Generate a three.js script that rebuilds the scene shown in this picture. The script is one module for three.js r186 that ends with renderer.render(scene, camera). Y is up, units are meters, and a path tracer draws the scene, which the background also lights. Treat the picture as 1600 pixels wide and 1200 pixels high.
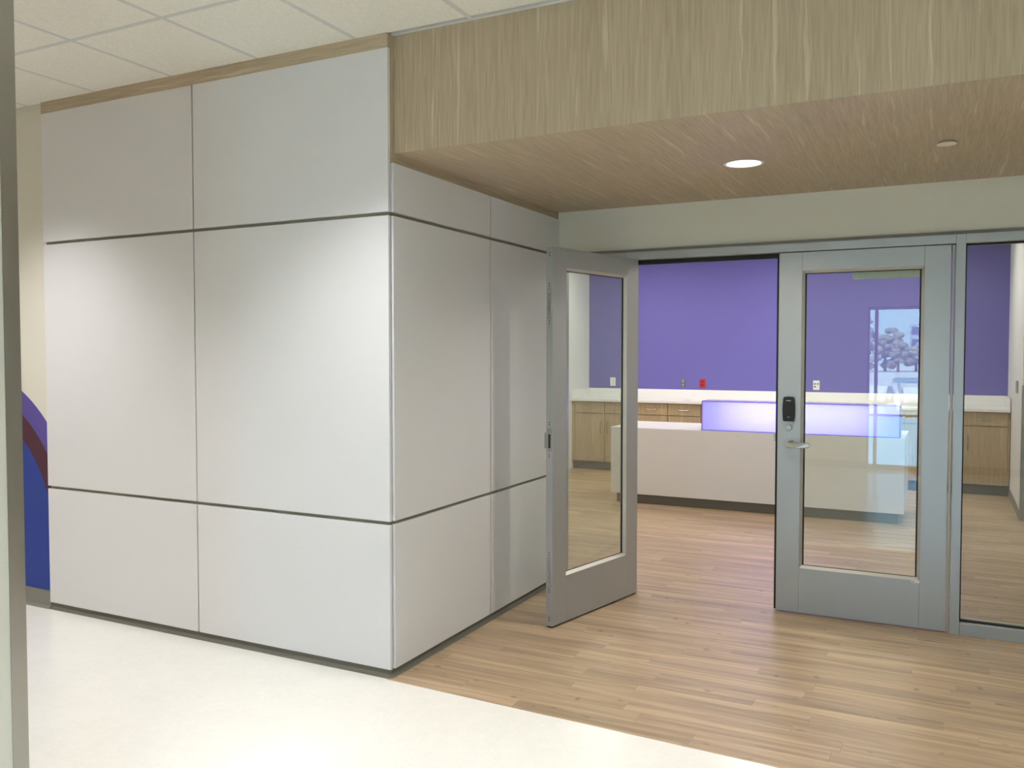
import * as THREE from 'three';
import { RoundedBoxGeometry } from 'three/addons/geometries/RoundedBoxGeometry.js';
import { mergeGeometries } from 'three/addons/utils/BufferGeometryUtils.js';
import { RectAreaLightUniformsLib } from 'three/addons/lights/RectAreaLightUniformsLib.js';

// ------------------------------------------------------------------ camera, sky, sun, exposure
// origin: floor at the outer corner of the panelled block; x along the corridor, z towards the viewer
const scene = new THREE.Scene();
const FOCAL = 1341.46;                                     // in pixels of the 1600 x 1200 frame
const camera = new THREE.PerspectiveCamera(2 * Math.atan(600 / FOCAL) * 180 / Math.PI, 4 / 3, 0.05, 500);
camera.position.set(2.3321, 1.5456, 3.3363);
camera.rotation.order = 'YXZ';
camera.rotation.set(-2.0679 * Math.PI / 180, 26.8004 * Math.PI / 180, 0);
scene.add(camera);

RectAreaLightUniformsLib.init();
const renderer = new THREE.WebGLRenderer({ antialias: true });
renderer.toneMapping = THREE.LinearToneMapping;
renderer.toneMappingExposure = 1.0;
renderer.shadowMap.enabled = true;

scene.background = new THREE.Color().setRGB(4.3, 6.7, 8.0);
const sun = new THREE.DirectionalLight(new THREE.Color().setRGB(1, 0.95, 0.86), 30);
sun.position.set(-14, 34, -30); sun.target.position.set(0, 0, 20);
sun.castShadow = true; sun.shadow.radius = 1; sun.shadow.mapSize.set(2048, 2048);
Object.assign(sun.shadow.camera, { left: -120, right: 120, top: 120, bottom: -120, near: 1, far: 320 });
scene.add(sun, sun.target);

const CORRIDOR = 19, ROOM = 24, SPOT = 6;              // brightness of the ceiling fittings
const WARM = new THREE.Color().setRGB(0.99, 0.985, 1), ROOMWHITE = new THREE.Color().setRGB(1, 0.94, 0.86);

// ------------------------------------------------------------------ measures (metres)
const CEIL = 3.031, SOFFIT = 2.483, ZF = -1.921, ZWALL = -1.962;
const ROOMCEIL = 2.86, RX0 = -2.12, RX1 = 2.965, RZ = -7.87;

// ------------------------------------------------------------------ helpers
let seed = 7;
const rnd = () => { seed = (seed * 1664525 + 1013904223) % 4294967296; return seed / 4294967296; };
const R = (a, b) => a + (b - a) * rnd();
const used = {};
function numbered(n) { const k = used[n] = (used[n] ?? -1) + 1; return k ? n + '_' + String(k).padStart(3, '0') : n; }
function metreUV(g, swap = false, du = 0, dv = 0) {
  const p = g.attributes.position, n = g.attributes.normal, uv = new Float32Array(p.count * 2);
  for (let i = 0; i < p.count; i++) {
    const ax = Math.abs(n.getX(i)), ay = Math.abs(n.getY(i)), az = Math.abs(n.getZ(i));
    let u, v;
    if (ay >= ax && ay >= az) { u = p.getX(i); v = p.getZ(i); }
    else if (ax >= az) { u = p.getZ(i); v = p.getY(i); }
    else { u = p.getX(i); v = p.getY(i); }
    if (swap) [u, v] = [v, u];
    uv[2 * i] = u + du; uv[2 * i + 1] = v + dv;
  }
  g.setAttribute('uv', new THREE.BufferAttribute(uv, 2));
  return g;
}
function box(x0, x1, y0, y1, z0, z1, o = {}) {
  const w = x1 - x0, h = y1 - y0, d = z1 - z0;
  const g = o.r ? new RoundedBoxGeometry(w, h, d, o.seg || 1, Math.min(o.r, w * .49, h * .49, d * .49)) : new THREE.BoxGeometry(w, h, d);
  g.translate((x0 + x1) / 2, (y0 + y1) / 2, (z0 + z1) / 2);
  return metreUV(g, o.swap, o.du, o.dv);
}
// a solid whose outline (list of [a, b]) lies across axis 'x', 'y' or 'z' and that runs from s0 to s1 along it
function prism(axis, pts, s0, s1, o = {}) {
  const sh = new THREE.Shape(pts.map(p => new THREE.Vector2(p[0], p[1])));
  for (const h of o.holes || []) sh.holes.push(h);
  const g = new THREE.ExtrudeGeometry(sh, { depth: s1 - s0, bevelEnabled: false, curveSegments: o.curve || 32 });
  g.translate(0, 0, s0);
  if (axis === 'x') { g.rotateY(Math.PI / 2); g.scale(1, 1, -1); flip(g); }          // (a,b) = (z,y)
  if (axis === 'y') { g.rotateX(-Math.PI / 2); g.scale(1, 1, -1); flip(g); }         // (a,b) = (x,z)
  g.computeVertexNormals();
  return metreUV(g, o.swap, o.du, o.dv);
}
function flip(g) {
  const p = g.attributes.position.array;
  for (let i = 0; i < p.length; i += 9) for (let k = 0; k < 3; k++) { const t = p[i + 3 + k]; p[i + 3 + k] = p[i + 6 + k]; p[i + 6 + k] = t; }
}
function tube(pts, r, seg = 20, rad = 8) {
  return new THREE.TubeGeometry(new THREE.CatmullRomCurve3(pts.map(p => new THREE.Vector3(...p)), false, 'centripetal'), seg, r, rad, false);
}
function cyl(axis, c, r, len, seg = 32, r2 = r) {
  const g = new THREE.CylinderGeometry(r2, r, len, seg);
  if (axis === 'z') g.rotateX(Math.PI / 2);
  if (axis === 'x') g.rotateZ(-Math.PI / 2);
  g.translate(...c);
  return g;
}
const merge = list => mergeGeometries(list.map(g => { const q = g.index ? g.toNonIndexed() : g; for (const k of Object.keys(q.attributes)) if (!['position', 'normal', 'uv'].includes(k)) q.deleteAttribute(k); return q; }));
function shadowed(m) { m.castShadow = m.receiveShadow = true; return m; }
// a thing: a group at its base; parts are given in world coordinates unless the thing is built in its own frame
function thing(name, label, category, base = [0, 0, 0], o = {}) {
  const g = new THREE.Group(); g.name = numbered(name); g.position.set(...base);
  if (o.turn) g.rotation.y = o.turn;
  g.userData = { label, category }; if (o.group) g.userData.group = o.group; if (o.kind) g.userData.kind = o.kind;
  g.userData.own = undefined; delete g.userData.own;
  scene.add(g); if (o.local) locals.add(g);
  return g;
}
const locals = new Set();
const shift = new Map();
function part(parent, name, geo, mat, label) {
  const m = shadowed(new THREE.Mesh(geo, mat)); m.name = name;
  let off = shift.get(parent) || (locals.has(parent) ? [0, 0, 0] : parent.position.toArray());
  if (!parent.isMesh) geo.translate(-off[0], -off[1], -off[2]);
  else geo.translate(-off[0], -off[1], -off[2]);
  shift.set(m, off);
  if (label) m.userData.label = label;
  parent.add(m);
  return m;
}
function single(name, geo, mat, label, category, o = {}) {
  const m = shadowed(new THREE.Mesh(geo, mat)); m.name = numbered(name);
  geo.computeBoundingBox(); const b = geo.boundingBox, c = [(b.min.x + b.max.x) / 2, b.min.y, (b.min.z + b.max.z) / 2];
  geo.translate(-c[0], -c[1], -c[2]); m.position.set(...c);
  m.userData = { label, category }; if (o.group) m.userData.group = o.group; if (o.kind) m.userData.kind = o.kind;
  scene.add(m);
  return m;
}

// ------------------------------------------------------------------ procedural textures
const PERM = new Uint8Array(512); { const p = [...Array(256).keys()]; for (let i = 255; i > 0; i--) { const j = Math.floor(rnd() * (i + 1)); [p[i], p[j]] = [p[j], p[i]]; } for (let i = 0; i < 512; i++) PERM[i] = p[i & 255]; }
// value noise with whole periods px, py, so that textures repeat without a seam
function vn(x, y, px, py) {
  const xi = Math.floor(x), yi = Math.floor(y), fx = x - xi, fy = y - yi;
  const sx = fx * fx * (3 - 2 * fx), sy = fy * fy * (3 - 2 * fy);
  const X0 = ((xi % px) + px) % px, X1 = (X0 + 1) % px, Y0 = ((yi % py) + py) % py, Y1 = (Y0 + 1) % py;
  const h = (a, b) => PERM[PERM[a & 255] + (b & 255) + (a >> 8) * 7 & 511] / 255;
  const a = h(X0, Y0), b = h(X1, Y0), c = h(X0, Y1), d = h(X1, Y1);
  return a + (b - a) * sx + (c - a) * sy + (a - b - c + d) * sx * sy;
}
function dataTexture(w, h, mw, mh, fn, srgb = true) {
  const d = new Uint8Array(w * h * 4), c = [0, 0, 0];
  for (let j = 0; j < h; j++) for (let i = 0; i < w; i++) {
    fn(i / w, j / h, c); const k = 4 * (j * w + i);
    for (let q = 0; q < 3; q++) d[k + q] = Math.max(0, Math.min(255, c[q]));
    d[k + 3] = 255;
  }
  const t = new THREE.DataTexture(d, w, h); t.wrapS = t.wrapT = THREE.RepeatWrapping; t.magFilter = THREE.LinearFilter; t.minFilter = THREE.LinearMipmapLinearFilter; t.generateMipmaps = true;
  if (srgb) t.colorSpace = THREE.SRGBColorSpace;
  t.repeat.set(1 / mw, 1 / mh); t.needsUpdate = true;
  return t;
}
// rift oak laminate, grain along v, 3.2 m x 2.4 m
const oakTex = dataTexture(2048, 1024, 3.2, 2.4, (u, v, c) => {
  const warp = vn(u * 24, v * 5, 24, 5) * .6 + vn(u * 60, v * 12, 60, 12) * .22;
  const pore = vn(u * 760 + warp * 3, v * 26, 760, 26) - .5, fine = vn(u * 330 + warp * 4, v * 9, 330, 9) - .5;
  const broad = vn(u * 26, v * 2, 26, 2) - .5;
  // pale wandering streaks, about one in every 14 cm, that swell, thin out and break off
  const cells = 23, uu = u * cells + (vn(u * 8, v * 5, 8, 5) - .5) * .2 + (vn(u * 40, v * 30, 40, 30) - .5) * .07, k = Math.floor(uu), f = uu - k, id = ((k % cells) + cells) % cells;
  const centre = .3 + .4 * PERM[id * 7 + 3] / 255, wide = Math.max(0, vn(id * 5 + .5, v * 11, 256, 11) - .5) * .2;
  const dist = Math.abs(f - centre);
  const streak = Math.max(0, 1 - dist / (wide + 1e-4)) > .12 ? 1 : 0;
  // contour lines that follow the streaks closely
  const near = Math.max(0, 1 - dist / (.05 + wide * 3.2)) * (wide > 0 ? 1 : .3);
  const lines = Math.sin((dist / (.02 + wide * .5)) * 9) * near;
  const l = pore * 17 + fine * 11 + broad * 8 + streak * 15 + lines * 9;
  c[0] = 185 + l; c[1] = 168 + l; c[2] = 142 + l * .95;
});
// washed wood-look vinyl, grain along u, 2.4 m x 1.2 m
const plankTex = dataTexture(2048, 1024, 2.4, 1.2, (u, v, c) => {
  const w = vn(u * 10, v * 24, 10, 24) * .5;
  const s = vn(u * 6, v * 66 + w * 3, 6, 66) - .5, f = vn(u * 14, v * 260 + w * 6, 14, 260) - .5, b = vn(u * 5, v * 16, 5, 16) - .5, t = vn(u * 60, v * 420, 60, 420) - .5;
  const knot = Math.max(0, vn(u * 28, v * 46, 28, 46) - .93) * 16;
  const l = s * 32 + f * 11 + b * 22 + t * 8 - knot * 44;
  c[0] = 177 + l; c[1] = 153 + l * .95; c[2] = 124 + l * .86;
});
const vinylTex = dataTexture(512, 512, 1.5, 1.5, (u, v, c) => {
  const l = (vn(u * 40, v * 40, 40, 40) - .5) * 2.5 + (vn(u * 150, v * 150, 150, 150) - .5) * 4 + (vn(u * 9, v * 9, 9, 9) - .5) * 1.5;
  c[0] = 249 + l; c[1] = 246 + l; c[2] = 238 + l;
});
const fleckTex = dataTexture(512, 512, .61, .61, (u, v, c) => {
  const l = (vn(u * 190, v * 190, 190, 190) - .5) * 12 + (vn(u * 60, v * 60, 60, 60) - .5) * 6;
  c[0] = 247 + l; c[1] = 243 + l; c[2] = 231 + l;
});
const paintTex = dataTexture(256, 256, .5, .5, (u, v, c) => { const l = 128 + (vn(u * 110, v * 110, 110, 110) - .5) * 120 + (vn(u * 40, v * 40, 40, 40) - .5) * 60; c[0] = c[1] = c[2] = l; }, false);
const brushTex = dataTexture(512, 256, .6, .3, (u, v, c) => { const l = 128 + (vn(u * 300, v * 4, 300, 4) - .5) * 90 + (vn(u * 60, v * 2, 60, 2) - .5) * 50; c[0] = c[1] = c[2] = l; }, false);

// ------------------------------------------------------------------ materials
const M = {};
const std = (name, o) => { const m = new (o.phys ? THREE.MeshPhysicalMaterial : THREE.MeshStandardMaterial)(); delete o.phys; if (o.rgb) { m.color.setRGB(...o.rgb); delete o.rgb; } m.setValues(o); m.name = name; return M[name] = m; };
std('oak', { map: oakTex, roughness: .55 });
std('cabinetWood', { map: oakTex, color: new THREE.Color().setRGB(1, .94, .82), roughness: .5 });
const plankMats = [1, .95, 1.05, .91, .98, 1.02].map((k, i) => std('plank' + i, { map: plankTex, color: new THREE.Color().setRGB(k, k * (i % 2 ? .985 : 1), k * (i % 3 ? .97 : 1)), roughness: .42 }));
const tileMats = [1, .992, .997].map((k, i) => std('vinylTile' + i, { map: vinylTex, color: new THREE.Color().setRGB(k, k, k), roughness: .2 }));
std('panel', { rgb: [.82, .808, .818], roughness: .5 });
std('core', { rgb: [.30, .27, .215], roughness: .7 });
std('cream', { rgb: [.79, .755, .65], roughness: .92, bumpMap: paintTex, bumpScale: .0002 });
std('white', { rgb: [.78, .78, .765], roughness: .75, bumpMap: paintTex, bumpScale: .0002 });
std('purple', { rgb: [.15, .135, .435], roughness: .7, bumpMap: paintTex, bumpScale: .0002 });
std('ceilingTile', { map: fleckTex, roughness: .95 });
std('gridBar', { rgb: [.72, .71, .67], roughness: .6 });
std('rubber', { rgb: [.165, .155, .125], roughness: .55 });
std('rubberLight', { rgb: [.24, .23, .2], roughness: .55 });
std('alu', { rgb: [.445, .455, .465], roughness: .42, metalness: .55, roughnessMap: null, bumpMap: brushTex, bumpScale: .00004 });
std('aluDark', { rgb: [.34, .34, .32], roughness: .5, metalness: .5 });
std('stop', { rgb: [.58, .57, .53], roughness: .4, metalness: .4 });
std('gasket', { rgb: [.012, .012, .012], roughness: .7 });
std('glass', { phys: true, rgb: [.93, .955, .925], roughness: 0, transmission: 1, thickness: 0, ior: 1.5 });
std('tintGlass', { phys: true, rgb: [.80, .82, .80], roughness: 0, transmission: 1, thickness: 0, ior: 1.5 });
std('windowGlass', { phys: true, rgb: [.92, .985, .98], roughness: 0, transmission: 1, thickness: 0, ior: 1.5 });
std('blueGlass', { phys: true, rgb: [.52, .80, 1.0], roughness: 0, transmission: 1, thickness: 0, ior: 1.5 });
std('blackPlastic', { rgb: [.009, .011, .012], roughness: .6 });
std('silver', { rgb: [.50, .50, .49], roughness: .24, metalness: .95 });
std('stainless', { rgb: [.40, .385, .35], roughness: .33, metalness: .9, bumpMap: brushTex, bumpScale: .00005 });
std('brass', { rgb: [.60, .52, .36], roughness: .3, metalness: .9 });
std('hole', { rgb: [.015, .014, .013], roughness: .8 });
std('solid', { rgb: [.87, .86, .845], roughness: .28 });
std('deskWhite', { rgb: [.74, .715, .685], roughness: .35 });
std('whitePlastic', { rgb: [.80, .79, .77], roughness: .4 });
std('greyPlastic', { rgb: [.13, .135, .13], roughness: .5 });
std('redPlastic', { rgb: [.5, .025, .025], roughness: .4 });
std('redDark', { rgb: [.25, .012, .012], roughness: .45 });
std('acrylic', { phys: true, rgb: [.66, .67, .96], roughness: 1, transmission: .6, thickness: 0, ior: 1.49 });
std('acrylicEdge', { phys: true, rgb: [.26, .20, .62], roughness: .6, transmission: .25, thickness: 0, ior: 1.49 });
std('muralPurple', { rgb: [.11, .075, .33], roughness: .75 });
std('muralMaroon', { rgb: [.075, .02, .035], roughness: .75 });
std('muralBlue', { rgb: [.022, .05, .30], roughness: .75 });
std('lens', { rgb: [.9, .9, .88], roughness: .5, emissive: new THREE.Color().setRGB(1, .955, .87), emissiveIntensity: 3 });
std('spotLens', { rgb: [.9, .9, .88], roughness: .5, emissive: new THREE.Color().setRGB(1, .97, .92), emissiveIntensity: 2.2 });
std('paintedWhite', { rgb: [.78, .77, .73], roughness: .5 });
std('outGround', { rgb: [.66, .66, .65], roughness: .9 });
std('leaf', { rgb: [.22, .25, .19], roughness: .9 });
std('leafPale', { rgb: [.30, .31, .26], roughness: .9 });
std('bark', { rgb: [.09, .07, .05], roughness: .9 });
std('officeGlass', { rgb: [.07, .13, .22], roughness: .15, metalness: .3 });
std('officeWall', { rgb: [.28, .34, .44], roughness: .7 });
std('canopyRoof', { rgb: [.16, .30, .36], roughness: .6 });
std('carPaint', { rgb: [.72, .73, .74], roughness: .3 });
std('tyre', { rgb: [.02, .02, .02], roughness: .8 });

// ------------------------------------------------------------------ floor
const seam = x => .020 + .0325 * Math.max(0, x);             // where the white tile meets the planks
const floor = thing('floor', 'white vinyl tile corridor floor meeting light wood-look planks', 'floor', [0, 0, 0], { kind: 'structure' });
part(floor, 'subfloor', box(-6.5, 5.2, -.12, -.004, -8.1, 5.3), M.rubberLight);
function piece(x0, x1, z0a, z0b, z1a, z1b, du, dv) {         // a thin floor piece whose ends may be cut askew
  const g = new THREE.BoxGeometry(1, 1, 1), p = g.attributes.position;
  for (let i = 0; i < p.count; i++) {
    const R_ = p.getX(i) > 0, F = p.getZ(i) > 0;
    p.setXYZ(i, R_ ? x1 : x0, p.getY(i) > 0 ? 0 : -.004, F ? (R_ ? z1b : z1a) : (R_ ? z0b : z0a));
  }
  g.computeVertexNormals();
  return metreUV(g, false, du, dv);
}
const PW = .0985, GAP = .0004;
const farPlanks = [];
for (let row = 0, z1 = .24; z1 > -7.6; row++, z1 -= PW) {
  const z0 = z1 - PW;
  const near = z1 > -2.05;
  let x = (near ? -.01 : RX0) - R(0, .8);
  const end = near ? 4.55 : 5.0, from = near ? -.012 : RX0;
  while (x < end) {
    const len = R(.75, 1.25), a = Math.max(x, from) + GAP, b = Math.min(x + len, end) - GAP; x += len;
    if (b - a < .02) continue;
    const ta = Math.min(z1 - GAP, seam(a) - .0006), tb = Math.min(z1 - GAP, seam(b) - .0006);
    if (ta <= z0 + .004 && tb <= z0 + .004) continue;
    const za = Math.min(z0, ta - .0005), zb = Math.min(z0, tb - .0005);
    const mat = plankMats[Math.floor(rnd() * plankMats.length)], du = R(0, 2.4), dv = R(0, 1.2);
    const g = piece(a, b, za, zb, ta, tb, du, dv);
    if (near && a < 3.1) part(floor, 'plank', g, mat);
    else { (farPlanks[plankMats.indexOf(mat)] ??= []).push(g); }
  }
}
farPlanks.forEach((l, i) => { part(floor, 'far_planks', merge(l), plankMats[i]).userData.kind = 'stuff'; });
{
  const T = .3048, X0 = -.012 - 20 * T, rest = [];
  for (let i = -1; i < 37; i++) for (let j = 0; j < 17; j++) {
    let x0 = X0 + i * T, x1 = Math.min(x0 + T, 4.6), z0 = .02 + j * T, z1 = z0 + T;
    if (x0 >= 4.6) continue;
    const s0 = Math.max(z0, seam(x0)), s1 = Math.max(z0, seam(x1));
    if (s0 >= z1 && s1 >= z1) continue;
    if (x1 < -.13 && z0 > 2.2) continue;
    const block0 = j === 0 && x1 < 0, lo0 = block0 ? -.03 : s0, lo1 = block0 ? -.03 : s1;
    const g = piece(x0 + .0001, x1 - .0001, lo0, lo1, z1 - .0002, z1 - .0002, 0, 0);
    if (x0 > -3.5 && x0 < 2 && z0 < 2.3) part(floor, 'tile', g, tileMats[Math.floor(rnd() * 3)]);
    else rest.push(g);
  }
  part(floor, 'outer_tiles', merge(rest), tileMats[0]).userData.kind = 'stuff';
}

// ------------------------------------------------------------------ ceiling of the corridor: lay-in tiles on a grid
const ceiling = thing('ceiling', 'suspended ceiling of square white tiles on a metal grid', 'ceiling', [0, 0, 0], { kind: 'structure' });
part(ceiling, 'slab', box(-6.5, 5.2, CEIL + .02, CEIL + .2, -2.1, 5.3), M.white);
const GX = -.795, GZ = -.022, G = .61;
for (let i = -9; i < 9; i++) for (let j = 0; j < 9; j++) {
  const x0 = GX + i * G, z0 = GZ + j * G, x1 = Math.min(x0 + G, 4.6), z1 = Math.min(z0 + G, 5.1);
  if (x0 >= 4.55 || z0 >= 5.05 || (x1 < .05 && z0 > 1.75)) continue;
  const a = .0125;
  part(ceiling, 'ceiling_tile', merge([box(x0 + a, x1 - a, CEIL - .001, CEIL + .013, z0 + a, z1 - a, { du: -x0, dv: -z0 }), box(x0 + .004, x1 - .004, CEIL + .008, CEIL + .018, z0 + .004, z1 - .004)]), M.ceilingTile);
}
for (let j = 0; j <= 8; j++) { const z = GZ + j * G; if (j) part(ceiling, 'grid_bar', box(j > 3 ? .0 : -6.3, 4.6, CEIL - .0015, CEIL + .008, z - .0115, z + .0115), M.gridBar); }
for (let i = -8; i < 9; i++) { const x = GX + i * G; part(ceiling, 'grid_bar', box(x - .0115, x + .0115, CEIL - .001, CEIL + .008, -.05, x < .05 ? 1.8 : 5.1), M.gridBar); }
part(ceiling, 'wall_angle', box(0, 4.6, CEIL - .0035, CEIL + .008, -.06, -.03), M.gridBar);

function roundLight(name, label, group, x, y, z, r, colour, power, cone, blend) {
  const t = thing(name, label, 'downlight', [x, y, z], { group });
  const ring = (r0, r1, y0, y1) => { const g = new THREE.LatheGeometry([[r0, y0], [r1, y0], [r1, y1], [r0, y1], [r0, y0]].map(p => new THREE.Vector2(p[0], p[1])), 48); g.translate(x, y, z); return g; };
  part(t, 'trim_ring', ring(r, r + .014, -.005, -.0003), M.paintedWhite);
  part(t, 'lens', cyl('y', [x, y - .0025, z], r - .0005, .003, 48), M.spotLens);
  const s = new THREE.SpotLight(colour, power, 0, cone, blend, 2); s.position.set(0, -.006, 0); s.target.position.set(0, -2, 0); s.castShadow = true; s.shadow.radius = r / .02; t.add(s, s.target);
}
[[.12, .893, 'over the corner of the panels'], [-2.32, .893, 'at the far end of the panels'], [2.56, .893, 'facing the closed door'], [-4.76, .893, 'far down the side corridor'], [2.56, 3.333, 'behind the viewer near the window'], [.73, 3.333, 'beside the near cream wall']].forEach(([x, z, w]) =>
  roundLight('downlight', 'round recessed downlight in a ceiling tile ' + w, 'recessed downlights of the corridor', x, CEIL - .0015, z, .075, WARM, CORRIDOR, .97, .7));

// ------------------------------------------------------------------ the panelled block
const XM = -1.2518, XL = -2.4872, ZM = -.9954, YB = .038, J1 = .739, J2 = 2.1976, YT = 2.9624, YR = 2.4368;
const block = thing('wall_left', 'block wall clad in large off-white panels with narrow dark joints', 'wall', [0, 0, 0], { kind: 'structure' });
part(block, 'core', merge([box(XL + .004, -.0095, 0, CEIL + .02, -1.97, -.019), box(XL + .004, -.0095, CEIL - .2, CEIL + .02, -1.97, -.019)]), M.core);
{
  const pt = .019, hy = .0088, hx = .005, rr = .0015;
  const rows = [[YB, J1 - hy], [J1 + hy, J2 - hy], [J2 + hy, YT]];
  const cols = [[XL, XM - hx], [XM + hx, 0]];
  for (const [y0, y1] of rows) for (const [x0, x1] of cols) part(block, 'panel', box(x0, x1, y0, y1, -pt, 0, { r: rr }), M.panel);
  const rows2 = [[YB, J1 - hy], [J1 + hy, J2 - hy], [J2 + hy, YR]];
  const cols2 = [[-1.968, ZM - hx], [ZM + hx, -.0285]];
  for (const [y0, y1] of rows2) for (const [z0, z1] of cols2) part(block, 'panel', box(-.0095, .0087, y0, y1, z0, z1, { r: rr }), M.panel);
  part(block, 'top_trim', box(XL, 0, YT, CEIL - .0005, -.019, 0, { swap: true }), M.oak, 'oak strip along the ceiling');
  part(block, 'corner_return', box(-.0095, .0005, YT, CEIL - .0005, -.055, -.019), M.oak);
  part(block, 'corner_return', box(-.0095, .0, YR + .003, YT, -.055, -.019), M.oak);
  part(block, 'soffit_trim', box(-.0095, .004, YR + .002, SOFFIT, -1.968, -.019, { swap: true }), M.oak, 'oak strip under the soffit');
}
const baseProfile = s => [[s * -.02, 0], [s * .018, 0], [s * .018, .002], [s * .004, .006], [s * -.003, .014], [s * -.006, .03], [s * -.006, .099], [s * -.008, .102], [s * -.02, .102]];
{
  const b = thing('baseboard_left', 'dark grey rubber cove base under the panelled block', 'baseboard', [0, 0, 0], { kind: 'structure' });
  part(b, 'base_strip', prism('x', baseProfile(1).map(([z, y]) => [z - .006, Math.min(y, .036)]), XL + .004, -.024), M.rubber);
  part(b, 'base_strip', prism('z', baseProfile(1).map(([x, y]) => [x - .004, Math.min(y, .036)]), -1.0, -.026), M.rubber);
  const bend = new THREE.LatheGeometry(baseProfile(1).map(([a, y]) => new THREE.Vector2(Math.max(.0001, a + .02), Math.min(y, .036))), 10, 0, Math.PI / 2); bend.translate(-.024, 0, -.026);
  part(b, 'base_corner', bend, M.rubber);
  part(b, 'base_strip', prism('z', baseProfile(1).map(([x, y]) => [x - .004, Math.min(y, .036)]), -1.93, -1.0012), M.rubber);
}
// corridor wall that goes on past the panels, its base and its painted arch
single('wall_corridor', box(-6.3, XL + .004, 0, CEIL + .02, -.14, -.02), M.cream, 'cream painted corridor wall carrying the painted arch', 'wall', { kind: 'structure' });
single('baseboard_corridor', prism('x', baseProfile(1).map(([z, y]) => [z - .0, Math.min(y, .1)]), -6.3, XL + .003), M.rubberLight, 'grey rubber base below the cream wall with the arch', 'baseboard', { kind: 'structure' });
{
  const mural = thing('wall_mural', 'painted arch of purple, maroon and blue bands on the cream wall', 'mural', [-3.29, .1, -.02]);
  const cx = -3.29, cy = .388, xr = XL + .002;
  const outline = (r, inner) => {                            // an arch standing on the base, cut where the panels begin
    const pts = [];
    const arc = (rad, back) => { const a = []; for (let k = 0; k <= 64; k++) { const t = Math.PI * k / 64, x = cx + rad * Math.cos(t), y = cy + rad * Math.sin(t); if (x <= xr) a.push([x, y]); } const yr = cy + Math.sqrt(Math.max(0, rad * rad - (xr - cx) ** 2)); if (cx + rad > xr) a.unshift([xr, yr]); else a.unshift([cx + rad, .101]); a.push([cx - rad, .101]); return back ? a.reverse() : a; };
    pts.push(...arc(r));
    if (inner) pts.push(...arc(inner, true)); else { if (pts[0][0] >= xr - 1e-6) pts.push([xr, .101]); }
    return pts;
  };
  part(mural, 'purple_band', prism('z', outline(1.072, .949), -.0199, -.0189), M.muralPurple, 'purple outer band');
  part(mural, 'maroon_band', prism('z', outline(.949, .827), -.0199, -.0189), M.muralMaroon, 'dark maroon middle band');
  part(mural, 'blue_field', prism('z', outline(.827), -.0199, -.0189), M.muralBlue, 'deep blue inner field');
}

// near wall on the left with its corner guard, and the other walls that close the corridor
const wallNear = thing('wall_near', 'cream wall end beside the viewer with a metal corner guard', 'wall', [0, 0, 0], { kind: 'structure' });
part(wallNear, 'wall_face', box(-.13, 0, 0, CEIL + .02, 1.8, 5.22), M.cream);
part(wallNear, 'wall_return', box(-6.3, -.13, 0, CEIL + .02, 1.8, 1.92), M.cream);
single('corner_guard', prism('y', [[-.045, 1.7975], [.0022, 1.7975], [.0022, 1.8445], [.0002, 1.8445], [.0002, 1.7998], [-.045, 1.7998]], .1, 2.98), M.stainless, 'stainless steel corner guard on the cream wall end', 'corner guard');
single('baseboard_near', box(.0001, .006, 0, .1, 1.8, 5.1), M.rubber, 'dark rubber base of the near cream wall', 'baseboard', { kind: 'structure' });
single('wall_end', box(-6.5, -6.3, 0, CEIL + .02, -.14, 1.92), M.cream, 'cream wall closing the far end of the side corridor', 'wall', { kind: 'structure' });
single('wall_right', box(4.6, 4.8, 0, CEIL + .02, -1.9, 5.22), M.cream, 'cream wall along the right side of the lobby', 'wall', { kind: 'structure' });

// ------------------------------------------------------------------ wooden bulkhead and soffit
const DL = [1.424, -1.003], SP = [2.32, -.975];
const bulk = thing('wall_bulkhead', 'oak veneered bulkhead dropping from the ceiling over the doors', 'bulkhead', [0, 0, 0], { kind: 'structure' });
part(bulk, 'fascia', box(.0005, 4.6, SOFFIT - .0, CEIL - .003, -.07, -.05), M.oak);
{
  const hole = (c, r) => { const p = new THREE.Path(); p.absarc(c[0], c[1], r, 0, Math.PI * 2, true); return p; };
  part(bulk, 'soffit', prism('y', [[.0005, -1.962], [4.6, -1.962], [4.6, -.0705], [.0005, -.0705]], SOFFIT, SOFFIT + .02, { holes: [hole(DL, .092)], curve: 48 }), M.oak);
}
{
  const t = thing('downlight', 'round glowing recessed downlight in the oak soffit', 'downlight', [DL[0], SOFFIT, DL[1]]);
  const ring = (r0, r1, y0, y1) => { const g = new THREE.LatheGeometry([[r0, y0], [r1, y0], [r1, y1], [r0, y1], [r0, y0]].map(p => new THREE.Vector2(p[0], p[1])), 48); g.translate(DL[0], SOFFIT, DL[1]); return g; };
  part(t, 'trim_ring', ring(.084, .098, -.003, -.0003), M.paintedWhite);
  part(t, 'can', ring(.086, .0905, 0, .06), M.silver);
  part(t, 'lens', cyl('y', [DL[0], SOFFIT + .006, DL[1]], .0845, .006, 48), M.spotLens);
  const s = new THREE.SpotLight(new THREE.Color().setRGB(1, .93, .82), SPOT, 0, 1.25, .6, 2); s.position.set(0, -.006, 0); s.target.position.set(0, -2, 0); s.castShadow = true; s.shadow.radius = 2.5; t.add(s, s.target);
}
{
  const t = thing('sprinkler_cover', 'small flat white concealed sprinkler cover in the oak soffit', 'sprinkler', [SP[0], SOFFIT, SP[1]]);
  part(t, 'cover_plate', cyl('y', [SP[0], SOFFIT - .009, SP[1]], .041, .002, 40), std('sprinkler', { rgb: [.84, .74, .64], roughness: .5 }));
  part(t, 'cup', cyl('y', [SP[0], SOFFIT - .004, SP[1]], .034, .008, 32), M.aluDark);
}

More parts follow.
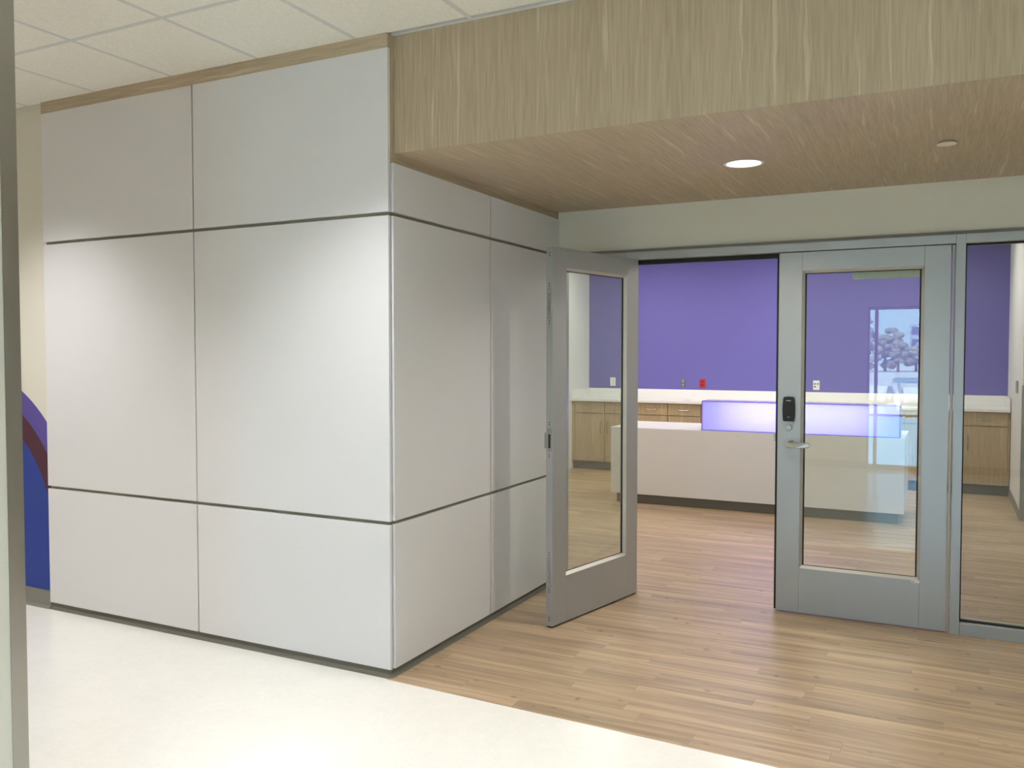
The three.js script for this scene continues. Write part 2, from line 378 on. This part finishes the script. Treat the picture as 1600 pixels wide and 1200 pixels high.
// ------------------------------------------------------------------ wall above the doors, aluminium framing
single('wall_header', box(-.0, 4.6, 2.189, CEIL, -2.1, ZWALL), M.cream, 'off-white painted wall strip above the door frame', 'wall', { kind: 'structure' });
{
  const f = thing('door_frame', 'brushed aluminium storefront frame around doors and sidelights', 'door frame', [0, 0, 0], { kind: 'structure' });
  const zb = -2.03;
  part(f, 'top_reveal', box(.009, 4.0, 2.189, 2.209, ZWALL - .01, -1.948), std('reveal', { rgb: [.30, .29, .26], roughness: .6 }), 'dark reveal strip over the frame head');
  part(f, 'head', box(.054, .499, 2.141, 2.189, zb, ZF, { r: .0015 }), M.alu);
  part(f, 'head', box(.4995, 2.3725, 2.139, 2.189, zb, ZF, { r: .0015 }), M.alu);
  part(f, 'head', box(2.4205, 3.55, 2.139, 2.189, zb, ZF, { r: .0015 }), M.alu);
  part(f, 'jamb', box(.0095, .0535, 0, 2.189, zb, ZF, { r: .0015 }), M.alu);
  part(f, 'mullion', box(.4995, .5415, 0, 2.1385, zb, ZF, { r: .0015 }), M.alu);
  part(f, 'mullion', box(2.373, 2.42, 0, 2.189, zb, ZF, { r: .0015 }), M.alu);
  part(f, 'jamb', box(3.5505, 3.6, 0, 2.189, zb, ZF, { r: .0015 }), M.alu);
  part(f, 'hinge_strip', cyl('y', [2.362, 1.07, ZF + .001], .0085, 2.12, 16), M.alu, 'continuous hinge of the closed door');
  part(f, 'hinge_strip', cyl('y', [.553, 1.07, ZF + .001], .0085, 2.12, 16), M.alu);
  part(f, 'bottom_rail', box(2.4205, 3.55, 0, .066, zb, ZF, { r: .002 }), M.alu);
  part(f, 'bottom_rail', box(.054, .499, 0, .066, zb, ZF, { r: .002 }), M.alu);
  part(f, 'door_stop', box(.5415, 2.3725, 2.112, 2.1385, -2.005, -1.975), M.gasket, 'black weatherstrip under the head');
}
function sidelight(n, x0, x1, label) {
  const w = thing('window_' + n, label, 'window', [(x0 + x1) / 2, .066, -1.975], { kind: 'structure' });
  part(w, 'pane', box(x0 + .003, x1 - .003, .069, 2.138, -1.978, -1.972), n === 2 ? M.tintGlass : M.glass);
  const z0 = -1.971, z1 = -1.962;
  part(w, 'gasket', merge([box(x0, x1, 2.129, 2.139, z0, z1), box(x0, x1, .066, .074, z0, z1), box(x0, x0 + .006, .074, 2.129, z0, z1), box(x1 - .006, x1, .074, 2.129, z0, z1)]), M.gasket);
  part(w, 'glazing_bead', merge([box(x0, x1, .066, .078, -2.0, -1.979), box(x0, x1, 2.129, 2.139, -2.0, -1.979)]), M.stop);
}
sidelight(1, .0535, .4995, 'narrow fixed glass sidelight beside the panelled block');
sidelight(2, 2.42, 3.5505, 'fixed glass sidelight next to the closed door');
single('wall_storefront', box(3.6, 4.6, 0, 2.189, -2.1, ZWALL), M.cream, 'off-white wall beyond the glass sidelight', 'wall', { kind: 'structure' });

// ------------------------------------------------------------------ door leaves, built from the hinge at x = 0 towards +x; z = 0 is the lobby face
const LW = .9062, LT = .0445, Y0 = .01, Y1 = 2.134, ST = .131, TR = .108, BR = .265;
function leafParts(d, sgn) {                                 // sgn = +1: leaf runs to +x of its hinge, -1: to -x
  const X = x => sgn * x;
  const bx = (a, b, y0, y1, z0, z1, o) => box(Math.min(X(a), X(b)), Math.max(X(a), X(b)), y0, y1, z0, z1, o);
  part(d, 'stile', bx(0, ST, Y0, Y1, -LT, 0, { r: .0016 }), M.alu);
  part(d, 'stile', bx(LW - ST, LW, Y0, Y1, -LT, 0, { r: .0016 }), M.alu);
  part(d, 'top_rail', bx(ST + .0004, LW - ST - .0004, Y1 - TR, Y1, -LT, 0, { r: .0008 }), M.alu);
  part(d, 'bottom_rail', bx(ST + .0004, LW - ST - .0004, Y0, Y0 + BR, -LT, 0, { r: .0008 }), M.alu);
  const gx0 = ST, gx1 = LW - ST, gy0 = Y0 + BR, gy1 = Y1 - TR, zm = -LT / 2, w = .015;
  for (const s of [1, -1]) {                                 // sloping glazing stops on both faces
    const zo = s > 0 ? -.0006 : -LT + .0006, zi = zm + s * .0035;
    const tri = (e, dir) => { const t = [[e, zo], [e + dir * w, zi], [e, zi]]; return t; };
    const wind = t => { const a = (t[1][0] - t[0][0]) * (t[2][1] - t[0][1]) - (t[1][1] - t[0][1]) * (t[2][0] - t[0][0]); return a < 0 ? t.slice().reverse() : t; };
    const ya = gy0 + .0, yb = gy1;
    part(d, 'glazing_stop', merge([
      prism('y', wind(tri(X(gx0), sgn)), ya, yb), prism('y', wind(tri(X(gx1), -sgn)), ya, yb),
      prism('x', wind(tri(gy0, 1).map(([y, z]) => [z, y])), Math.min(X(gx0), X(gx1)), Math.max(X(gx0), X(gx1))), prism('x', wind(tri(gy1, -1).map(([y, z]) => [z, y])), Math.min(X(gx0), X(gx1)), Math.max(X(gx0), X(gx1)))]), M.stop);
    part(d, 'glazing_gasket', merge([bx(gx0 + w, gx0 + w + .008, gy0 + w, gy1 - w, zm + s * .0032 - .0003, zm + s * .0032 + .0003), bx(gx1 - w - .008, gx1 - w, gy0 + w, gy1 - w, zm + s * .0032 - .0003, zm + s * .0032 + .0003), bx(gx0 + w, gx1 - w, gy1 - w - .004, gy1 - w, zm + s * .0032 - .0003, zm + s * .0032 + .0003), bx(gx0 + w, gx1 - w, gy0 + w, gy0 + w + .002, zm + s * .0032 - .0003, zm + s * .0032 + .0003)]), M.gasket);
  }
  part(d, 'glass_pane', bx(gx0 + .004, gx1 - .004, gy0 + .004, gy1 - .004, zm - .003, zm + .003), M.glass, 'clear glass pane');
  return bx;
}
{ // closed leaf, hinged on the right
  const d = thing('door_1', 'closed aluminium and glass door with card reader and lever', 'door', [2.3507, 0, ZF - .003], { kind: 'structure', local: true });
  const bx = leafParts(d, -1);
  const lx = x => x - 2.3507;                                // world x on the leaf to its own frame
  part(d, 'astragal', box(lx(1.4315), lx(1.4444), Y0 + .002, Y1 - .004, -.04, -.012), M.gasket, 'black edge seal');
  part(d, 'latch_bolt', box(lx(1.420), lx(1.4314), 1.02, 1.06, -.036, -.018, { r: .002 }), M.silver);
  // card reader: black body that bulges at half height
  const sh = new THREE.Shape(), cx = lx(1.510), y0 = 1.146, y1 = 1.284, hw = .0285;
  sh.moveTo(cx - hw + .004, y0); sh.lineTo(cx + hw - .004, y0); sh.quadraticCurveTo(cx + hw, y0, cx + hw + .0008, y0 + .006);
  sh.quadraticCurveTo(cx + hw + .008, (y0 + y1) / 2, cx + hw, y1 - .008); sh.quadraticCurveTo(cx + hw - .001, y1, cx + hw - .008, y1);
  sh.quadraticCurveTo(cx, y1 + .003, cx - hw + .008, y1); sh.quadraticCurveTo(cx - hw + .001, y1, cx - hw, y1 - .008);
  sh.quadraticCurveTo(cx - hw - .008, (y0 + y1) / 2, cx - hw - .0008, y0 + .006); sh.quadraticCurveTo(cx - hw, y0, cx - hw + .004, y0);
  const rg = new THREE.ExtrudeGeometry(sh, { depth: .014, bevelEnabled: true, bevelThickness: .004, bevelSize: .003, bevelSegments: 3, curveSegments: 12 });
  rg.translate(0, 0, .0045);
  const reader = part(d, 'card_reader', rg, M.blackPlastic, 'black plastic card reader');
  part(reader, 'brand_mark', box(cx - .013, cx + .013, 1.263, 1.2675, .0223, .0229), M.silver, 'small silver lettering strip');
  part(reader, 'small_mark', box(cx - .006, cx + .006, 1.166, 1.170, .0223, .0229), M.aluDark);
  // key cylinder
  const cyc = part(d, 'key_cylinder', merge([cyl('z', [cx, 1.105, .003], .0205, .006, 32, .019), cyl('z', [cx, 1.105, .008], .0165, .006, 32)]), M.silver, 'round key cylinder');
  part(cyc, 'plug', cyl('z', [cx, 1.105, .0118], .0115, .002, 24), M.brass, 'brass plug');
  part(cyc, 'keyway', box(cx - .0012, cx + .0012, 1.0975, 1.112, .0128, .0132), M.hole);
  // lever handle
  const rose = part(d, 'lever_handle', merge([cyl('z', [cx + .002, 1.008, .004], .031, .008, 40, .029), cyl('z', [cx + .002, 1.008, .026], .0125, .040, 24)]), M.silver, 'satin chrome lever handle');
  const lever = new THREE.Shape([[0, .0165], [.05, .0145], [.112, .0135], [.123, .006], [.1235, -.006], [.113, -.0145], [.05, -.015], [0, -.0165], [-.009, -.013], [-.014, 0], [-.009, .013]].map(p => new THREE.Vector2(p[0], p[1])));
  const lg = new THREE.ExtrudeGeometry(lever, { depth: .008, bevelEnabled: true, bevelThickness: .003, bevelSize: .002, bevelSegments: 3 });
  { const p = lg.attributes.position; for (let i = 0; i < p.count; i++) { const x = p.getX(i); p.setZ(i, p.getZ(i) + .040 + .016 * Math.sin(Math.min(1, Math.max(0, x / .09)) * Math.PI / 2) - Math.max(0, x - .09) * .35); } lg.computeVertexNormals(); }
  lg.translate(cx + .002, 1.008, 0);
  part(rose, 'lever', lg, M.silver);
  // closer on the room side, sticker at the bottom of the glass
  part(d, 'door_closer', box(lx(1.845), lx(2.205), 1.972, 2.05, -.105, -.0455, { r: .004, seg: 2 }), std('closer', { rgb: [.5, .56, .5], roughness: .5, metalness: .2 }), 'grey closer box on the room side');
  const tag = part(d, 'maker_tag', box(lx(2.18), lx(2.222), .262, .2745, .0002, .0009), M.whitePlastic, 'tiny white tag');
  part(tag, 'tag_print', box(lx(2.184), lx(2.196), .266, .2695, .0009, .0012), M.blackPlastic);
}
{ // open leaf, hinged on the left and swung out past square
  const d = thing('door_2', 'open aluminium and glass door swung against the panelled block', 'door', [.5395, 0, -1.912], { kind: 'structure', local: true, turn: -102.6 * Math.PI / 180 });
  const bx = leafParts(d, 1);
  const e = LW + .0004;                                      // the free edge faces the lobby
  const zc = -LT / 2;
  for (const [y0, y1] of [[1.735, 1.905], [.23, .402]]) {
    const fb = part(d, 'flush_bolt', box(e - .001, e + .0012, y0, y1, zc - .012, zc + .012, { r: .001 }), M.silver, 'polished flush bolt plate');
    part(fb, 'recess', box(e + .0012, e + .0016, y0 + .028, y1 - .028, zc - .0075, zc + .0075), M.aluDark);
    const lv = box(e + .0014, e + .006, y0 + .045, y1 - .075, zc - .004, zc + .004, { r: .0015 });
    part(fb, 'bolt_lever', lv, M.silver);
    for (const yy of [y0 - .012, y0 - .026, y1 + .012, y1 + .026]) part(d, 'screw', cyl('x', [e + .0004, yy, zc], .0035, .001, 12), M.hole);
  }
  const st = part(d, 'strike_plate', box(e - .001, e + .0014, .995, 1.125, zc - .0155, zc + .0155, { r: .001 }), M.aluDark, 'grey strike plate with a dark pocket');
  part(st, 'pocket', box(e + .0014, e + .0018, 1.015, 1.092, zc - .009, zc + .006), M.hole);
  part(st, 'lip', box(e - .03, e + .0014, 1.012, 1.1, zc + .0155, zc + .034, { r: .002 }), M.aluDark);
  for (const yy of [.978, .966, 1.145, 1.158, .045, .06, 2.1, 2.085]) part(d, 'screw', cyl('x', [e + .0004, yy, zc], .0035, .001, 12), M.hole);
  part(d, 'bottom_sweep', box(.004, LW - .004, .003, Y0, -LT + .006, -.006), M.gasket);
}

// ------------------------------------------------------------------ the room behind the doors
single('wall_back', box(RX0 - .1, RX1 + .1, 0, ROOMCEIL + .02, RZ - .1, RZ), M.purple, 'purple accent wall behind the back counter', 'wall', { kind: 'structure' });
single('wall_room_left', box(RX0 - .12, RX0, 0, ROOMCEIL + .02, RZ, -2.1), M.white, 'white side wall of the reception room left of the counter', 'wall', { kind: 'structure' });
single('wall_room_front', merge([box(RX0 - .12, -.0, 0, ROOMCEIL + .4, -2.1, -1.972)]), M.white, 'white inner wall behind the panelled block', 'wall', { kind: 'structure' });
{
  const w = thing('wall_room_right', 'white stub wall at the right end of the counter', 'wall', [0, 0, 0], { kind: 'structure' });
  part(w, 'wall_face', box(RX1, RX1 + .13, 0, ROOMCEIL + .02, RZ, -5.81), M.white);
  part(w, 'base_strip', box(RX1 - .006, RX1, 0, .09, -7.28, -5.855), M.rubberLight);
}
single('corner_guard', prism('y', [[RX1 - .0025, -5.86], [RX1 - .0005, -5.86], [RX1 - .0005, -5.8095], [RX1 + .05, -5.8095], [RX1 + .05, -5.8075], [RX1 - .0025, -5.8075]], 0, 1.25), M.stainless, 'waist-high metal corner guard on the white stub wall', 'corner guard');
single('wall_room_far', box(5.0, 5.15, 0, ROOMCEIL + .02, -8.0, -2.1), M.white, 'white wall beyond the stub wall', 'wall', { kind: 'structure' });
single('wall_room_back_right', box(RX1 + .13, 5.0, 0, ROOMCEIL + .02, RZ - .1, RZ), M.white, 'white back wall beyond the stub wall', 'wall', { kind: 'structure' });
single('ceiling_room', box(RX0 - .2, 5.2, ROOMCEIL, ROOMCEIL + .15, RZ - .1, -2.1), M.white, 'white ceiling of the reception room', 'ceiling', { kind: 'structure' });
const roomLights = [[-1.25, -6.5], [.55, -6.5], [2.1, -6.5], [-1.1, -3.9], [1.3, -3.9], [4.0, -4.4]];
roomLights.forEach(([x, z], k) => {
  const y = ROOMCEIL, where = ['over the left end of the back counter', 'over the middle of the back counter', 'over the right end of the back counter', 'in front of the desk by the white side wall', 'in front of the desk by the closed door', 'past the white stub wall'][k];
  const t = thing('ceiling_light', 'square white recessed ceiling light ' + where, 'ceiling light', [x, y, z], { group: 'recessed ceiling lights of the reception room' });
  const h = .3;
  part(t, 'frame', merge([box(x - h, x + h, y - .006, y, z - h, z - h + .025), box(x - h, x + h, y - .006, y, z + h - .025, z + h), box(x - h, x - h + .025, y - .006, y, z - h + .025, z + h - .025), box(x + h - .025, x + h, y - .006, y, z - h + .025, z + h - .025)]), M.paintedWhite);
  part(t, 'diffuser', box(x - h + .025, x + h - .025, y - .004, y, z - h + .025, z + h - .025), M.lens);
  const l = new THREE.RectAreaLight(ROOMWHITE, ROOM, .54, .54); l.rotation.x = -Math.PI / 2; l.position.set(0, -.012, 0); t.add(l);
});

// back counter: cabinets, worktop, splashbacks
const CZ = -7.25, CY0 = .115, CY1 = .908, DY = .752;
{
  const pulls = (p, axis, x, y) => {                          // a bowed metal pull
    const L = .075, z = CZ;
    const pts = axis === 'x' ? [[x - L, y, z], [x - L, y, z + .022], [x - L * .8, y - .002, z + .03], [x, y - .008, z + .034], [x + L * .8, y - .002, z + .03], [x + L, y, z + .022], [x + L, y, z]]
      : [[x, y - L, z], [x, y - L, z + .022], [x, y - L * .8, z + .03], [x + .002, y, z + .036], [x, y + L * .8, z + .03], [x, y + L, z + .022], [x, y + L, z]];
    part(p, 'pull', tube(pts, .0065, 28, 8), M.silver, 'bowed satin metal pull');
  };
  const units = [
    [[-2.078, -1.655, 1], [-1.655, -1.231, -1], 'at the white side wall, left end of the row'],
    [[-1.231, -.805, 1], [-.805, -.38, -1], 'second along from the white side wall'],
    [[-.38, .027, 1], [.027, .434, -1], 'behind the left end of the glowing counter box'],
    [[.434, .84, 1], [.84, 1.247, -1], 'behind the middle of the glowing counter box'],
    [[1.247, 1.653, 1], [1.653, 2.08, -1], 'behind the right end of the glowing counter box'],
    [[2.08, 2.51, 1], [2.51, 2.943, -1], 'at the white stub wall, right end of the row']];
  for (const [a, b, where] of units) {
    const x0 = a[0], x1 = b[1];
    const c = thing('base_cabinet', 'light oak base cabinet ' + where, 'cabinet', [(x0 + x1) / 2, 0, (CZ + RZ) / 2], { group: 'base cabinets under the back counter' });
    part(c, 'carcass', box(x0 + .0006, x1 - .0006, CY0, CY1 - .0005, RZ + .005, CZ - .0195), M.cabinetWood);
    for (const [p, q, side] of [a, b]) {
      const g = .0042, o = { r: .0012, du: p * 1.7 };
      const dr = part(c, 'drawer', box(p + g, q - g, DY + g, CY1 - .006, CZ - .019, CZ, o), M.cabinetWood);
      pulls(dr, 'x', (p + q) / 2, .828);
      const dd = part(c, 'cabinet_door', box(p + g, q - g, CY0 + .001, DY - g, CZ - .019, CZ, o), M.cabinetWood);
      pulls(dd, 'y', side > 0 ? q - .052 : p + .048, .572);
    }
  }
  const toe = single('toe_kick', box(-2.11, 2.964, 0, CY0 - .001, -7.36, -7.30), M.rubber, 'dark grey rubber toe kick under the back cabinets', 'toe kick');
  single('filler_strip', box(RX0 + .001, -2.0785, CY0, CY1 - .001, CZ - .02, CZ - .003), M.cabinetWood, 'thin oak filler strip between cabinet and left white wall', 'filler strip');
  single('filler_strip', box(2.9435, RX1 - .007, CY0, CY1 - .001, CZ - .02, CZ - .003), M.cabinetWood, 'thin oak filler strip between cabinet and white stub wall', 'filler strip');
  const ct = thing('countertop', 'long white solid-surface back counter with low splashback', 'countertop', [.42, CY1, -7.54]);
  part(ct, 'worktop', box(RX0 + .001, RX1 - .0075, CY1, .94, RZ + .001, CZ + .03, { r: .003 }), M.solid);
  part(ct, 'splashback', box(RX0 + .001, RX1 - .0075, .9402, 1.06, RZ + .001, RZ + .016, { r: .002 }), M.solid);
  part(ct, 'side_splash', box(RX0 + .001, RX0 + .016, .9402, 1.06, RZ + .017, CZ + .02, { r: .002 }), M.solid);
  part(ct, 'side_splash', box(RX1 - .0225, RX1 - .0075, .9402, 1.06, RZ + .017, CZ + .02, { r: .002 }), M.solid);
  part(ct, 'grommet', cyl('y', [-.61, .9412, -7.48], .042, .0025, 28), M.gridBar, 'flat cable grommet');
}
// wall plates above the splashback
function plate(x, y, w, h, mat, label, fill) {
  const t = thing('wall_plate', label, 'outlet', [x, y - h / 2, RZ], {});
  const p = part(t, 'cover', box(x - w / 2, x + w / 2, y - h / 2, y + h / 2, RZ + .0003, RZ + .007, { r: .002 }), mat);
  fill(t, RZ + .007, x, y);
}
plate(-1.766, 1.15, .078, .117, M.whitePlastic, 'white duplex outlet near the white side wall', (t, z, x, y) => { for (const s of [-1, 1]) { part(t, 'socket', box(x - .017, x + .017, y + s * .022 - .014, y + s * .022 + .014, z, z + .0015, { r: .001 }), M.paintedWhite); part(t, 'slot', merge([box(x - .008, x - .006, y + s * .022 - .004, y + s * .022 + .006, z + .0015, z + .0019), box(x + .006, x + .008, y + s * .022 - .004, y + s * .022 + .006, z + .0015, z + .0019)]), M.hole); } });
plate(-.781, 1.147, .052, .09, M.greyPlastic, 'bare dark grey outlet without a cover plate', (t, z, x, y) => { for (const s of [1, -1]) part(t, 'yoke', box(x - .012, x + .012, y + (s > 0 ? .045 : -.055), y + (s > 0 ? .055 : -.045), z - .005, z - .002), M.silver, 'bare metal yoke'); for (const s of [-1, 1]) part(t, 'socket', box(x - .016, x + .016, y + s * .021 - .013, y + s * .021 + .013, z, z + .002, { r: .001 }), M.aluDark); });
plate(-.521, 1.146, .08, .118, M.redPlastic, 'red emergency outlet plate on the purple wall', (t, z, x, y) => { for (const s of [-1, 1]) part(t, 'socket', box(x - .017, x + .017, y + s * .022 - .014, y + s * .022 + .014, z, z + .0015, { r: .001 }), M.redDark); });
plate(.741, 1.148, .074, .115, M.whitePlastic, 'white blank plate next to the data jack plate', (t, z, x, y) => { for (const s of [-1, 1]) part(t, 'screw', cyl('z', [x, y + s * .042, z + .0005], .0035, .001, 12), M.silver); });
plate(.903, 1.146, .076, .118, M.whitePlastic, 'white data plate with three dark jacks', (t, z, x, y) => { for (const [a, b] of [[-.015, .016], [.017, .016], [-.015, -.019]]) part(t, 'data_jack', box(x + a - .0085, x + a + .0085, y + b - .0085, y + b + .0085, z, z + .0015), M.hole, 'dark jack'); });
{
  const t = thing('switch_plate', 'grey switch box on the white stub wall above the counter', 'switch', [RX1, 1.155, -6.34]);
  part(t, 'cover', box(RX1 - .022, RX1 - .0003, 1.155, 1.275, -6.38, -6.3, { r: .004 }), std('switchGrey', { rgb: [.42, .42, .42], roughness: .5 }));
  part(t, 'toggle', box(RX1 - .034, RX1 - .022, 1.19, 1.205, -6.362, -6.348, { r: .002 }), M.whitePlastic);
}

// ------------------------------------------------------------------ reception desk and its glowing counter box
const DX0 = -.758, DX1 = 2.018, DZ = -5.06, DZB = -5.93, DT = .777, DB = .1;
{
  const d = thing('reception_desk', 'white waterfall-edge reception desk on a recessed dark base', 'desk', [(DX0 + DX1) / 2, 0, (DZ + DZB) / 2]);
  part(d, 'front_panel', box(DX0, DX1, DB, DT - .0005, DZ - .02, DZ, { r: .002 }), M.deskWhite);
  part(d, 'side_panel', box(DX0, DX0 + .04, DB, DT - .0005, DZB, DZ - .0205, { r: .002 }), M.deskWhite);
  part(d, 'side_panel', box(DX1 - .04, DX1, DB, DT - .0005, DZB, DZ - .0205, { r: .002 }), M.deskWhite);
  part(d, 'desk_top', box(DX0, DX1, DT - .0002, DT + .004, DZB, DZ, { r: .0018 }), M.solid);
  part(d, 'base', box(DX0 + .05, DX1 - .05, 0, DB - .0005, DZB + .06, DZ - .05), M.rubber, 'dark recessed base');
}
{
  const x0 = .187, x1 = 1.979, y0 = DT + .0045, y1 = 1.076, z1 = DZ - .004, z0 = z1 - .24, e = .008;
  const t = thing('lit_counter_box', 'glowing lavender acrylic transaction box on the white desk', 'light box', [(x0 + x1) / 2, y0, (z0 + z1) / 2]);
  part(t, 'front_panel', box(x0 + e, x1 - e, y0 + e, y1 - e, z1 - .0075, z1 - .0015), M.acrylic, 'glowing lavender front');
  part(t, 'top_panel', box(x0, x1, y1 - e, y1, z0 + .001, z1, { r: .001 }), M.acrylicEdge, 'purple acrylic top');
  part(t, 'end_panel', box(x0, x0 + e, y0 + e, y1 - e, z0 + .001, z1, { r: .001 }), M.acrylicEdge);
  part(t, 'end_panel', box(x1 - e, x1, y0 + e, y1 - e, z0 + .001, z1, { r: .001 }), M.acrylicEdge);
  part(t, 'bottom_edge', box(x0, x1, y0, y0 + e, z0 + .001, z1, { r: .001 }), M.acrylicEdge);
  part(t, 'back_panel', box(x0 + e, x1 - e, y0 + e, y1 - e, z0, z0 + .006), M.whitePlastic);
  const lamp = part(t, 'lamp_strip', box(x0 + .25, x1 - .25, 0.945, .99, z0 + .006, z0 + .022), std('ledStrip', { rgb: [.8, .8, .9], roughness: .5, emissive: new THREE.Color().setRGB(.62, .55, 1), emissiveIntensity: 10 }), 'light strip inside the box');
  const l = new THREE.RectAreaLight(new THREE.Color().setRGB(.64, .61, 1), 125, x1 - x0 - .5, .07); l.position.set(0, .968 - y0, (z0 + .026) - (z0 + z1) / 2); l.rotation.y = Math.PI; t.add(l);
}

// ------------------------------------------------------------------ the window behind the viewer, mirrored in the closed door
const WZ = 5.1, WX0 = 1.394, WX1 = 2.36, WS = .735, WH = 2.16;
{
  const w = thing('wall_window', 'cream wall around the tall lobby window', 'wall', [0, 0, 0], { kind: 'structure' });
  part(w, 'wall_face', merge([box(-.13, WX0, 0, CEIL + .02, WZ, WZ + .12), box(WX1, 4.8, 0, CEIL + .02, WZ, WZ + .12), box(WX0, WX1, WH, CEIL + .02, WZ, WZ + .12)]), M.cream);
  part(w, 'base_strip', merge([box(.006, WX0, 0, .1, WZ - .006, WZ), box(WX1, 4.6, 0, .1, WZ - .006, WZ)]), M.rubberLight);
  const n = thing('window_3', 'tall lobby window with clear upper and blue lower glass', 'window', [(WX0 + WX1) / 2, 0, WZ], { kind: 'structure' });
  part(n, 'frame', merge([box(WX0, WX1, 0, .06, WZ + .02, WZ + .1), box(WX0, WX1, WH - .04, WH, WZ + .02, WZ + .1), box(WX0, WX0 + .03, .06, WH - .04, WZ + .02, WZ + .1), box(WX1 - .03, WX1, .06, WH - .04, WZ + .02, WZ + .1), box(WX0 + .03, WX1 - .03, WS - .03, WS, WZ + .02, WZ + .1)]), M.aluDark);
  part(n, 'mullion', box(1.485, 1.525, .06, WH - .04, WZ + .02, WZ + .1), M.aluDark);
  part(n, 'upper_pane', box(1.526, WX1 - .03, WS, WH - .04, WZ + .055, WZ + .061), M.windowGlass);
  part(n, 'upper_pane', box(WX0 + .03, 1.484, WS, WH - .04, WZ + .055, WZ + .061), M.windowGlass);
  part(n, 'lower_pane', box(1.526, WX1 - .03, .06, WS - .03, WZ + .055, WZ + .061), M.blueGlass, 'blue tinted pane');
  part(n, 'lower_pane', box(WX0 + .03, 1.484, .06, WS - .03, WZ + .055, WZ + .061), M.blueGlass, 'blue tinted pane');
}
// ------------------------------------------------------------------ outside the window: car park one storey below, trees, an office block
const OY = -2.6;
single('ground', box(-150, 150, OY - .5, OY, 9, 330), M.outGround, 'pale paved ground outside the window', 'ground', { kind: 'structure' });
function tree(x, z, h, w, mat, label) {
  const t = thing('tree', label, 'tree', [x, OY, z], { group: 'trees across the car park' });
  const lumps = [];
  for (let k = 0; k < 46; k++) {
    const g = new THREE.IcosahedronGeometry(1, 1), p = g.attributes.position, s = R(.13, .27) * w;
    const a = R(0, 6.28), rr = R(0, .62) * w, yy = k < 2 ? h - s * .8 : h * (.04 + .80 * Math.sqrt(rnd()) * (1 - .35 * rr / w));
    for (let i = 0; i < p.count; i++) { const q = 1 + .22 * (vn(p.getX(i) * 3 + k * 5 + 40, p.getY(i) * 3 + p.getZ(i) * 3 + 40, 256, 256) - .5); p.setXYZ(i, p.getX(i) * q * s, p.getY(i) * q * s * .8, p.getZ(i) * q * s); }
    g.computeVertexNormals(); g.translate(x + Math.cos(a) * rr, OY + yy, z + Math.sin(a) * rr); lumps.push(g);
  }
  part(t, 'crown', merge(lumps), mat);
  part(t, 'trunk', cyl('y', [x, OY + h * .25, z], .32, h * .5, 10, .2), M.bark);
}
tree(-12.9, 196, 11.6, 4.2, M.leafPale, 'tall loose pale tree seen through the narrow window pane');
tree(-9.9, 204, 9.9, 4.0, M.leaf, 'dense round dark tree next to the tall pale tree');
tree(-6.9, 197, 8.8, 3.7, M.leaf, 'lower round dark tree in the middle of the row');
tree(-3.6, 205, 6.6, 3.8, M.leafPale, 'low pale tree in front of the office block');
tree(-16.5, 205, 7.4, 3.6, M.leafPale, 'low pale tree at the outer end of the row');
{
  const b = thing('office_building', 'blue-grey office block beyond the trees', 'building', [0, OY, 305]);
  part(b, 'tower', box(-8.3, 9, OY, 10.7, 300, 312), M.officeWall);
  for (let r = 0; r < 3; r++) for (let c = 0; c < 5; c++) part(b, 'window', box(-7.7 + c * 3.3, -5.0 + c * 3.3, OY + 2 + r * 4, OY + 4.6 + r * 4, 299.9, 300), M.officeGlass);
  const cn = thing('canopy', 'flat teal-roofed canopy over the car park', 'canopy', [5, OY, 61]);
  part(cn, 'roof', box(-1.0, 12, -.55, -.3, 58.5, 63.5, { r: .05 }), M.canopyRoof);
  for (const x of [-.7, 5, 11.5]) part(cn, 'post', box(x - .1, x + .1, OY, -.55, 60.8, 61.2), M.paintedWhite);
}
function car(x, z, label, turn) {
  const t = thing('car', label, 'car', [x, OY, z], { local: true, turn });
  const body = [[-2.2, .35], [-2.2, .85], [-1.6, .95], [-.9, 1.45], [.8, 1.45], [1.5, .95], [2.2, .8], [2.2, .35]];
  part(t, 'body', prism('z', body, -.85, .85), M.carPaint);
  part(t, 'side_window', prism('z', [[-1.4, .97], [-.8, 1.37], [.72, 1.37], [1.3, .97]], -.86, .86), M.officeGlass);
  for (const a of [-1.35, 1.35]) part(t, 'wheel', cyl('z', [a, .33, 0], .33, 1.76, 20), M.tyre);
}
car(.1, 68, 'white car parked under the teal canopy', 1.45);
car(-2.6, 70, 'white car parked in the open beside the canopy', 1.7);

renderer.render(scene, camera);
